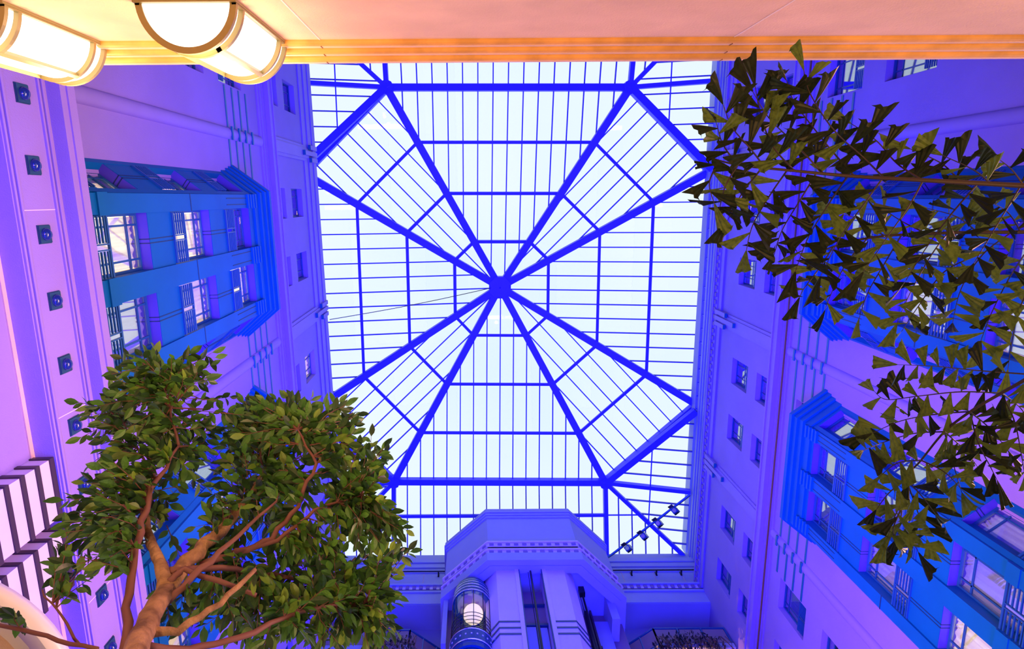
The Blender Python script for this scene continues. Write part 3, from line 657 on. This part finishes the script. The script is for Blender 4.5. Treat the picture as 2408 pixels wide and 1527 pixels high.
e0 = AP + Vector((-.5, 0, -.6)); e1 = at(775, 752, Z=29.2)
tag(obj('roof_cable', MB().tube([e0.lerp(e1, i / 12) - Vector((0, 0, .5 * math.sin(math.pi * i / 12))) for i in range(13)], .018, 5), MT['blackmetal']), 'thin dark cable running from the roof hub to the left wall', 'cable')
# ------------------------------------------------------------------ near parapet wall behind the camera, with sconces
YB = -1.08
zt = at(1200, 146, Y=YB + .105).z; z0 = at(1200, 90, Y=YB).z
WN = tag(obj('wall_near', MB().box(-7.5, 11, YB - .5, YB, -1.6, zt), MT['sand']), 'low sand-coloured wall close overhead with a fluted golden top edge', 'wall', kind='structure')
hh = zt - z0
for k in range(3):
    a = z0 + hh * k / 3; b = zt if k == 2 else z0 + hh * (k + 1) / 3; e0 = .035 * k; e1 = .035 * (k + 1); n = 5; v = []
    for x in (-7.5, 11):
        for i in range(n + 1):
            t = math.pi / 2 * i / n; v.append((x, YB + e0 + (e1 - e0) * math.sin(t), a + .028 * (1 - math.cos(t))))
        v += [(x, YB + e1, b), (x, YB - .02, b), (x, YB - .02, a)]
    m = n + 4
    obj('fluted_moulding', MB().add(v, [(i, (i + 1) % m, m + (i + 1) % m, m + i) for i in range(m)] + [tuple(range(m)), tuple(range(2 * m - 1, m - 1, -1))]), MT['ochre'], WN)
    obj('moulding_edge', MB().box(-7.5, 11, YB + e1, YB + e1 + .003, a + .032, b - .004), MT['sand'], WN)
for p0 in ((720, 60), (1770, 60)):
    x = at(*p0, Y=YB).x; obj('wall_joint', MB().box(x - .004, x + .004, YB, YB + .003, -1.6, z0), MT['cream'], WN)
    mj = MB()
    for k in range(3): mj.box(x - .004, x + .004, YB, YB + .035 * (k + 1) + .005, z0 + hh * k / 3 + .03, z0 + hh * (k + 1) / 3 - .004)
    obj('moulding_joint', mj, MT['umber'], WN)
def sconce(xc, zb, ztop, r, label):
    c = (xc, YB, 0)
    s = thing('wall_sconce', (xc, YB, zb), label, 'wall lamp', 'opal half-drum wall lamps')
    H = ztop - zb
    obj('opal_shade', MB().lathe(c, [(0, zb + .01), (r - .012, zb + .01), (r - .012, ztop - .01), (0, ztop - .01)], 28, 0, math.pi), MT['lamp'], s)
    fr = lambda z, h: MB().lathe(c, [(r - .02, z), (r + .016, z), (r + .016, z + h), (r - .02, z + h), (r - .02, z)], 28, 0, math.pi)
    for z, h, nm in ((zb, .022, 'bottom_ring'), (zb + .11 * H, .022, 'ring'), (ztop - .15 * H, .02, 'ring'), (ztop - .022, .022, 'top_ring')): obj(nm, fr(z, h * 1.35), MT['bronze'], s)
    for a in (.0, 62, 118, 180):
        q = math.radians(a); x = xc + (r + .003) * math.cos(q); y = YB + (r + .003) * math.sin(q) + (.01 if a in (0, 180) else 0)
        obj('upright_bar', MB().beam((x, y, zb + .11 * H if a in (62, 118) else zb), (x, y, ztop - .15 * H if a in (62, 118) else ztop), .030, .026, (math.cos(q), math.sin(q), 0)), MT['bronze'], s)
    obj('back_plate', MB().box(xc - r - .02, xc + r + .02, YB, YB + .015, zb - .02, ztop + .02), MT['bronze'], s)
    return s
sconce(-1.58, 3.80, 4.78, .265, 'glowing half-drum wall lamp on the sand wall, the whole one')
sconce(-2.86, 3.80, 4.80, .265, 'glowing half-drum wall lamp cut by the left edge of the view')
for xs in (-1.58, -2.86):
    d = bpy.data.lights.new('sconce_light', 'POINT'); d.energy = 30; d.color = (1, .60, .26); d.shadow_soft_size = .1
    for zz in (3.9, 4.9):
        o = bpy.data.objects.new('sconce_light', d); COL.objects.link(o); o.location = (xs, YB + .5, zz)
# ------------------------------------------------------------------ left frieze with portholes
fz = MB(TFz)
fz.box(-6, 12, -.5, 0, 8.2, 9.25)
fz.box(-6, 12, -.6, -.3, -1.6, 8.25)
FZ = tag(obj('wall_left_lower', fz, MT['wall']), 'projecting lilac-pink frieze band along the lower left wall', 'wall', kind='structure')
obj('top_fascia', MB(TFz).box(-6, 12, -.5, .19, 9.2, 9.5).box(-6, 12, .19, .215, 9.33, 9.5), MT['wall'], FZ)
for z in (9.0, 9.08, 8.3, 8.22): obj('bead', MB(TFz).box(-6, 12, 0, .03, z, z + .04), MT['trim'], FZ)
obj('lower_bead', MB(TFz).box(-6, 12, -.3, -.28, 8.13, 8.2), MT['sand'], FZ)
for s in (.12, 2.95, 5.8): obj('panel_joint', MB(TFz).box(s, s + .012, 0, .003, 8.34, 9.0), MT['cream'], FZ)
for i, (px, py) in enumerate([(55, 222), (80, 383), (108, 548), (133, 700), (158, 845), (183, 990), (207, 1130), (228, 1243), (249, 1362), (268, 1480)]):
    s = -1.36 + .905 * i; c = Vector(TFz(s, 0, 8.68))
    p = thing('porthole_light', c, 'square porthole light with glassy dome on the left frieze, %s from the near wall' % (ORD + ['tenth'])[i], 'light fitting', 'porthole lights along the left frieze')
    obj('plate', MB(TFz).box(s - .115, s + .115, 0, .03, 8.565, 8.795).box(s - .125, s + .125, 0, .015, 8.555, 8.805), MT['dark'], p)
    n = 16; v = []; f = []
    prof = [(.085 * math.cos(t * math.pi / 12), .03 + .075 * math.sin(t * math.pi / 12)) for t in range(7)]
    for r, d in prof:
        for k in range(n): a = 2 * math.pi * k / n; v.append((s + r * math.cos(a), d, 8.68 + r * math.sin(a)))
    for j in range(6):
        for k in range(n): f.append((j * n + k, j * n + (k + 1) % n, (j + 1) * n + (k + 1) % n, (j + 1) * n + k))
    obj('dome', MB(TFz).add(v, f), MT['lens'], p, True)
# banded pilasters
for i, (s0, s1) in enumerate(((3.45, 4.3), (4.5, 5.35))):
    pth = thing('banded_pilaster', TFz((s0 + s1) / 2, -.15, 4), 'cream pilaster ringed by dark bands under the frieze, %s' % ('the one nearer the sand wall' if i == 0 else 'the farther one half behind leaves'), 'pilaster', 'cream banded pilasters on the lower left wall')
    z = 8.17
    k = 0
    while z > 5.2:
        obj('band', MB(TFz)  .box(s0 - .02, s1 + .02, -.3, -.008, z - .07, z), MT['rubber'], pth)
        obj('block', MB(TFz).box(s0, s1, -.3, -.03, z - .285, z - .075), MT['cream'], pth)
        z -= .285; k += 1
# round white canopy rim at the lower left
cp = at(-150, 1640, Z=4.2); q = at(60, 1462, Z=4.2); rad = (q - cp).length
rc = thing('round_canopy', cp, 'rounded white canopy rim at the lower left corner beneath the pilasters', 'canopy')
obj('rim', MB().lathe(cp, [(rad - .02, .0), (rad + .02, .03), (rad + .03, .08), (rad, .15), (rad - .12, .16), (rad - .13, .0), (rad - .02, 0)], 48), MT['white'], rc, True)
obj('underside', MB().lathe(cp, [(0, .1), (rad - .1, .1)], 48), MT['white'], rc)
obj('inner_ring', MB().lathe(cp, [(rad - .36, .02), (rad - .34, .0), (rad - .34, .1), (rad - .36, .1)], 48), MT['sand'], rc)
obj('post', MB().tube([(cp.x, cp.y, -1.6), (cp.x, cp.y, 4.3)], .06), MT['white'], rc)
# ------------------------------------------------------------------ broad-leaved tree
def leaf_mesh(name, m, L=1.0, W=.44):
    # pointed oval blade folded along the midrib with a short stalk
    us = [0, .1, .3, .52, .75, .92, 1.0]; ws = [.02, .12, .42, .5, .36, .12, 0]
    v = []; f = []
    for u, w_ in zip(us, ws):
        sag = -.12 * u * u; v += [(L * u, 0, sag), (L * u, W * w_, sag + .10 * w_), (L * u, -W * w_, sag + .10 * w_)]
    for i in range(len(us) - 1):
        a = 3 * i; f += [(a, a + 3, a + 4, a + 1), (a, a + 2, a + 5, a + 3)]
    b = MB().add(v, f); return b.mesh(name, m)
def orient(p, d, n, s):
    d = d.normalized(); n = (n - d * n.dot(d)).normalized(); y = n.cross(d)
    return Matrix(((d.x * s, y.x * s, n.x * s, p.x), (d.y * s, y.y * s, n.y * s, p.y), (d.z * s, y.z * s, n.z * s, p.z), (0, 0, 0, 1)))
def place_leaves(items, parent, meshes, name, limit, mats_idx):
    """nearest leaves become objects of their own, the rest one joined mesh"""
    items.sort(key=lambda it: it[0].translation.length / it[1])
    org = worg(parent)
    for mtx, s, mi in items[:limit]:
        o = bpy.data.objects.new(name, meshes[mi]); COL.objects.link(o); o.parent = parent
        o.matrix_basis = Matrix.Translation(-org) @ mtx
    rest = items[limit:]
    for mi in range(len(meshes)):
        me0 = meshes[mi]; vs = []; fs = []
        for mtx, s, k in rest:
            if k != mi: continue
            o = len(vs); vs += [tuple(mtx @ v.co - org) for v in me0.vertices]; fs += [tuple(i + o for i in p.vertices) for p in me0.polygons]
        if vs:
            me = bpy.data.meshes.new(name); me.from_pydata(vs, [], fs); me.materials.append(me0.materials[0])
            o = bpy.data.objects.new(name, me); COL.objects.link(o); o.parent = parent; o['kind'] = 'stuff'
rt = at(300, 1560, Z=2.6)
TREE = thing('broad_leaved_tree', (rt.x, rt.y, -1.6), 'large leafy fig tree with a forked pale brown trunk, rising at the lower left', 'tree')
def pxpath(pts): return [at(x, y, Z=z) for x, y, z in pts]
BR = []
def branch(name, pts, r, m='bark', n=9):
    P = pxpath(pts) if len(pts[0]) == 3 and not isinstance(pts[0], Vector) else pts
    # refine with small wobble
    Q = []; RR = []
    for i in range(len(P) - 1):
        for k in range(4):
            t = k / 4; Q.append(P[i].lerp(P[i + 1], t) + Vector([random.gauss(0, .006) for _ in range(3)])); RR.append((r[i] + (r[i + 1] - r[i]) * t) * random.uniform(.93, 1.07))
    Q.append(P[-1]); RR.append(r[-1]); BR.append(Q)
    return obj(name, MB().tube(Q, RR, n), MT[m], TREE, True)
base = Vector((rt.x - .05, rt.y + .1, -1.6))
tr = [base, Vector((rt.x, rt.y, 1.0))] + pxpath([(318, 1545, 2.7), (352, 1450, 3.1), (392, 1385, 3.4)])
branch('trunk', tr, [.15, .10, .062, .056, .052])
branch('branch', [(392, 1385, 3.4), (375, 1320, 3.6), (348, 1270, 3.8), (342, 1200, 4.0), (352, 1120, 4.3), (362, 1080, 4.5)], [.05, .036, .03, .03, .026, .012])
branch('branch', [(392, 1385, 3.4), (440, 1322, 3.65), (520, 1250, 4.0), (580, 1170, 4.4), (632, 1100, 4.8)], [.05, .045, .04, .034, .018])
branch('branch', [(290, 1540, 2.9), (305, 1400, 3.3), (325, 1260, 3.6), (355, 1150, 3.9), (420, 1050, 4.2)], [.026, .024, .022, .018, .008], 'twig')
branch('branch', [(390, 1420, 3.3), (470, 1340, 3.5), (560, 1260, 3.8), (650, 1180, 4.1)], [.022, .02, .015, .008], 'twig')
branch('branch', [(335, 1490, 2.95), (420, 1480, 3.0), (520, 1420, 3.2), (600, 1340, 3.5)], [.03, .022, .018, .013], 'bark')
branch('branch', [(600, 1395, 3.5), (430, 1340, 3.5), (395, 1370, 3.4)], [.014, .018, .02], 'twig')
branch('branch', [(400, 1345, 3.5), (520, 1335, 3.7), (640, 1350, 4.0), (760, 1385, 4.3)], [.024, .02, .016, .008], 'twig')
branch('branch', [(470, 1330, 3.7), (560, 1300, 3.85), (640, 1270, 4.0), (700, 1190, 4.2), (745, 1090, 4.4), (700, 1010, 4.5)], [.026, .022, .02, .016, .012, .006], 'twig')
branch('branch', [(560, 1300, 3.85), (650, 1275, 4.0), (740, 1200, 4.2), (850, 1165, 4.4)], [.018, .015, .012, .006], 'twig')
branch('branch', [(-20, 1465, 3.3), (110, 1500, 3.2), (230, 1527, 3.1)], [.012, .012, .012], 'twig')
branch('branch', [(100, 1385, 3.4), (145, 1450, 3.3), (190, 1520, 3.2)], [.004, .007, .009], 'twig')
branch('branch', [(330, 1520, 2.85), (440, 1530, 3.0), (560, 1500, 3.2), (700, 1440, 3.6), (860, 1420, 4.0)], [.024, .02, .018, .014, .007], 'twig')
branch('branch', [(420, 1050, 4.2), (400, 960, 4.4), (370, 880, 4.6)], [.01, .008, .004], 'twig')
branch('branch', [(345, 1100, 4.3), (300, 1010, 4.5), (250, 960, 4.7)], [.01, .007, .004], 'twig')
blobs = [ # px, py, rx, ry, number of twigs, z
    (365, 865, 110, 48, 17, 4.6), (325, 905, 70, 50, 10, 4.5), (485, 868, 45, 45, 6, 4.8), (260, 965, 85, 38, 9, 4.5), (350, 960, 90, 50, 10, 4.5), (300, 1035, 110, 45, 13, 4.3),
    (255, 1110, 90, 50, 9, 4.1), (215, 1180, 80, 45, 9, 3.9), (240, 1270, 100, 60, 12, 3.7), (200, 1330, 75, 40, 7, 3.6), (340, 1180, 60, 60, 5, 4.0), (430, 1000, 80, 50, 8, 4.5),
    (560, 975, 90, 45, 14, 4.8), (690, 960, 130, 42, 26, 5.0), (640, 1030, 120, 60, 18, 4.8), (790, 1010, 80, 60, 18, 4.9), (850, 1070, 60, 60, 14, 4.8), (520, 1060, 90, 50, 10, 4.6), (720, 1110, 130, 70, 20, 4.7),
    (580, 1140, 100, 60, 11, 4.5), (850, 1180, 75, 80, 17, 4.6), (740, 1220, 120, 70, 17, 4.4), (900, 1270, 52, 70, 12, 4.5), (840, 1320, 90, 80, 18, 4.3), (700, 1340, 120, 70, 18, 4.1), (560, 1230, 100, 60, 9, 4.2),
    (540, 1330, 120, 60, 12, 4.0), (620, 1430, 150, 60, 17, 3.8), (790, 1440, 110, 60, 16, 4.0), (480, 1440, 100, 50, 8, 3.7), (880, 1420, 60, 70, 9, 4.2), (880, 1500, 60, 30, 5, 4.0), (930, 1225, 35, 30, 3, 4.5), (700, 1500, 120, 35, 8, 3.8),
    (930, 1350, 25, 60, 3, 4.4), (40, 1440, 40, 25, 2, 3.4), (430, 1100, 60, 40, 4, 4.3), (180, 1240, 50, 30, 3, 3.8), (620, 1500, 120, 35, 9, 3.7), (860, 1480, 80, 45, 9, 4.0), (930, 1290, 35, 50, 5, 4.5), (760, 1300, 100, 60, 8, 4.3), (150, 1330, 40, 25, 3, 3.6), (660, 1180, 90, 50, 8, 4.5)]
leafA = leaf_mesh('leaf', MT['leaf']); leafB = leaf_mesh('leaf', MT['leaf2']); leafC = leaf_mesh('leaf', MT['leaf3'])
allb = [p for b in BR for p in b[2:]]
items = []; tw = MB()
for bx_, by_, rx, ry, nn, z in blobs:
    for _ in range(int(nn * 1.55 + .5)):
        a = random.uniform(0, 2 * math.pi); rr_ = math.sqrt(random.random())
        z1 = z + random.uniform(-.35, .35)
        tip = at(bx_ + rx * rr_ * math.cos(a), by_ + ry * rr_ * math.sin(a), Z=z1)
        near = min(allb, key=lambda p: (p - tip).length + random.random() * .12)
        d0 = tip - near
        if d0.length > .42: start = tip - d0.normalized() * random.uniform(.28, .42)
        else: start = near
        if random.random() < .35: tw.tube([near, near.lerp(tip, .5) + Vector((0, 0, .05)), start], [.006, .005, .004], 4)
        mid = start.lerp(tip, .5) + Vector((random.gauss(0, .03), random.gauss(0, .03), .03))
        tw.tube([start, mid, tip], [.004, .003, .0018], 4)
        n = random.randint(6, 9); dirw = (tip - start).normalized()
        for k in range(n):
            t = .15 + .85 * k / (n - 1); p = start.lerp(mid, t * 2) if t < .5 else mid.lerp(tip, t * 2 - 1)
            side = dirw.cross(Vector((0, 0, 1))); side = side.normalized() if side.length > .1 else Vector((1, 0, 0))
            sgn = 1 if k % 2 else -1
            d = (dirw * random.uniform(.5, 1.0) + side * sgn * random.uniform(.4, 1.0) + Vector((0, 0, random.uniform(-.7, .15))))
            if k == n - 1: d = dirw + Vector((0, 0, -.3))
            nrm = Vector((random.gauss(0, .45), random.gauss(0, .45), 1))
            s = random.uniform(.078, .128)
            items.append((orient(p, d, nrm, s), s, random.choice((0, 0, 0, 0, 1, 1, 1, 2))))
tag(obj('twig', tw, MT['twig'], TREE), kind='stuff')
print('leaves', len(items))
place_leaves(items, TREE, [leafA, leafB, leafC], 'leaf', 300, None)
# ------------------------------------------------------------------ fishtail palm
def wedge_mesh(name, m, seed):
    # wedge leaflet: narrow base, ribbed fan, jagged slanting end
    random.seed(seed); n = 6; v = []; f = []
    rows = [.0, .35, .7, 1.0]
    for i, u in enumerate(rows):
        for k in range(n + 1):
            t = k / n - .5; wdt = .04 + .54 * u ** 1.1; ridge = .022 * u * (1 if k % 2 else -1)
            L = u + (0 if i < 3 else -.34 * (k / n) + random.uniform(-.05, .06)); 
            v.append((L, wdt * t + .08 * u * u, ridge - .10 * u * u - .10 * abs(t) * u * .6))
    for i in range(3):
        for k in range(n):
            a = i * (n + 1) + k; f.append((a, a + 1, a + n + 2, a + n + 1))
    return MB().add(v, f).mesh(name, m)
pm = [wedge_mesh('leaflet', MT['palm2'], 1), wedge_mesh('leaflet', MT['palm2'], 2), wedge_mesh('leaflet', MT['palm'], 3), wedge_mesh('leaflet', MT['palm'], 4)]
random.seed(11)
pb = at(2700, 900, Z=3.0)
PALM = thing('fishtail_palm', (pb.x, pb.y, -1.6), 'fishtail palm with dark wedge leaflets arching in from the right edge', 'palm')
obj('trunk', MB().tube([(pb.x, pb.y, -1.6), (pb.x + .05, pb.y, 1.5), (pb.x, pb.y, 3.0)], [.09, .07, .05], 10), MT['stem'], PALM, True)
total = []
def smooth(P, k=6):
    out = []
    for i in range(len(P) - 1):
        p0 = P[max(i - 1, 0)]; p1 = P[i]; p2 = P[i + 1]; p3 = P[min(i + 2, len(P) - 1)]
        for j in range(k):
            t = j / k; out.append(.5 * ((2 * p1) + (p2 - p0) * t + (2 * p0 - 5 * p1 + 4 * p2 - p3) * t * t + (3 * p1 - p0 - 3 * p2 + p3) * t ** 3))
    return out + [P[-1]]
def frond(pts, pinnae, dark, size, rad=.016):
    P = smooth(pxpath(pts)); start = P[0]
    fr = obj('frond_stem', MB().tube([Vector((pb.x, pb.y, 2.8)), pb.lerp(start, .6) + Vector((0, 0, .3))] + P, [.03, .025] + [rad + (.004 - rad) * i / (len(P) - 1) for i in range(len(P))], 7), MT['stem'], PALM, True)
    its = []; st = MB()
    for pts2 in pinnae:
        Q = smooth(pxpath(pts2), 8); L = [0]
        for a, b in zip(Q, Q[1:]): L.append(L[-1] + (b - a).length)
        st.tube(Q, [.006 + (.002 - .006) * i / (len(Q) - 1) for i in range(len(Q))], 5)
        n = max(4, int(L[-1] / (size * .37)))
        for k in range(n + 1):
            t = L[-1] * (.10 + .90 * k / n); i = max(j for j in range(len(L)) if L[j] <= t + 1e-9); i = min(i, len(Q) - 2)
            p = Q[i].lerp(Q[i + 1], (t - L[i]) / max(1e-6, L[i + 1] - L[i])); d = (Q[i + 1] - Q[i]).normalized()
            view = p.normalized(); side = d.cross(view).normalized()
            sg = 1 if k % 2 else -1
            dd = d * random.uniform(.35, .9) + side * sg * random.uniform(.6, 1.0) + Vector((0, 0, random.uniform(-.55, .05)))
            if k == n: dd = d
            nrm = -view + Vector((random.gauss(0, .5), random.gauss(0, .5), random.gauss(0, .4)))
            s = size * random.uniform(.8, 1.15) * (1.1 if k == n else 1)
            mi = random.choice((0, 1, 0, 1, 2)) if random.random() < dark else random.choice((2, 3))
            its.append((orient(p, dd, nrm, s), s, mi))
    obj('side_stem', st, MT['stem'], fr)
    total.append((fr, its))
# first frond: long dark rachis across the upper right
f1 = [(2480, 440, 3.3), (2408, 437, 3.4), (2170, 424, 3.6), (2009, 415, 3.8), (1868, 402, 3.9), (1734, 388, 4.0), (1662, 368, 4.1)]
z = 3.9
up = [[(1936, 409), (1895, 365), (1850, 320), (1806, 275), (1770, 215)], [(1868, 402), (1818, 345), (1790, 275), (1775, 200)], [(1801, 397), (1765, 350), (1722, 300), (1700, 245)],
      [(1734, 388), (1700, 340), (1685, 290)], [(2009, 415), (1965, 365), (1920, 310), (1868, 240), (1850, 190)], [(2080, 420), (2030, 370), (1960, 305), (1905, 220), (1890, 165)],
      [(2170, 424), (2110, 385), (2060, 330), (2000, 290)], [(2260, 430), (2215, 385), (2140, 350)], [(2330, 433), (2290, 400), (2215, 365)], [(2408, 437), (2380, 400), (2350, 375)]]
dn_ = [[(1690, 380), (1668, 430), (1680, 480)], [(1734, 390), (1705, 440), (1690, 500)], [(1790, 397), (1745, 455), (1710, 520)], [(1850, 402), (1810, 460), (1770, 530), (1755, 590)],
      [(1920, 407), (1885, 465), (1840, 540), (1820, 600)], [(1995, 412), (1955, 470), (1900, 560), (1870, 640)], [(2075, 420), (2035, 475), (1975, 560), (1930, 650)],
      [(2170, 425), (2140, 480), (2085, 560), (2030, 640)], [(2300, 432), (2240, 500), (2180, 580), (2130, 660)], [(2400, 437), (2350, 520), (2290, 620)]]
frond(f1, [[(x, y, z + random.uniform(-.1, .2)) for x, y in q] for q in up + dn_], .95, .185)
f2 = [(2480, 545, 4.3), (2408, 546, 4.4), (2230, 548, 4.6), (2063, 557, 4.8), (1960, 580, 4.9), (1900, 610, 5.0)]
p2 = [[(2380, 546), (2310, 600), (2260, 680), (2240, 760)], [(2230, 548), (2190, 600), (2140, 690), (2110, 760)], [(2120, 553), (2080, 620), (2040, 690), (2020, 750)], [(2040, 560), (1990, 620), (1955, 690), (1940, 730)],
      [(1960, 580), (1920, 640), (1890, 680), (1880, 700)], [(2180, 550), (2120, 520), (2060, 480)], [(2300, 548), (2250, 510), (2180, 490)], [(2400, 546), (2370, 500), (2320, 470)], [(2080, 556), (2030, 520), (1970, 500)],
      [(2408, 600), (2370, 660), (2330, 740), (2300, 820)], [(2440, 640), (2400, 720), (2380, 800), (2370, 870)], [(2300, 600), (2220, 640), (2160, 720), (2120, 780)]]
frond(f2, [[(x, y, 4.75 + random.uniform(-.15, .2)) for x, y in q] for q in p2], .25, .205)
f3 = [(2480, 850, 3.9), (2408, 895, 4.0), (2355, 925, 4.1), (2281, 969, 4.2), (2221, 1016, 4.3), (2166, 1083, 4.35), (2131, 1128, 4.4), (2118, 1224, 4.4)]
p3 = [[(2408, 880), (2300, 872), (2200, 862), (2110, 858)], [(2355, 925), (2260, 922), (2160, 932), (2085, 940), (2055, 920)], [(2285, 968), (2200, 975), (2120, 990), (2050, 1020)],
      [(2221, 1016), (2150, 1020), (2080, 1040), (2030, 1060)], [(2355, 925), (2385, 990), (2400, 1060), (2410, 1120)], [(2281, 969), (2300, 1040), (2330, 1100), (2345, 1130)], [(2221, 1016), (2235, 1070), (2250, 1120), (2262, 1160)], [(2408, 895), (2430, 960), (2450, 1020)], [(2166, 1083), (2110, 1090), (2070, 1120)], [(2131, 1128), (2090, 1160), (2060, 1200)], [(2120, 1180), (2100, 1225), (2085, 1270)], [(2118, 1224), (2140, 1260), (2160, 1300)],
      [(2131, 1128), (2170, 1170), (2200, 1210)], [(2166, 1083), (2220, 1110), (2260, 1150)], [(2221, 1016), (2270, 1060), (2300, 1100)], [(2281, 969), (2330, 1010), (2370, 1060)], [(2355, 925), (2400, 960), (2430, 1010)], [(2131, 1128), (2160, 1210), (2180, 1270)], [(2118, 1200), (2100, 1250), (2120, 1290)]]
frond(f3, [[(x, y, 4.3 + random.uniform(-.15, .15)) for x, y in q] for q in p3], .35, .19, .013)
n_all = sum(len(t[1]) for t in total); print('leaflets', n_all)
for fr, its in total:
    place_leaves(its, fr, pm, 'leaflet', int(298 * len(its) / n_all), None)
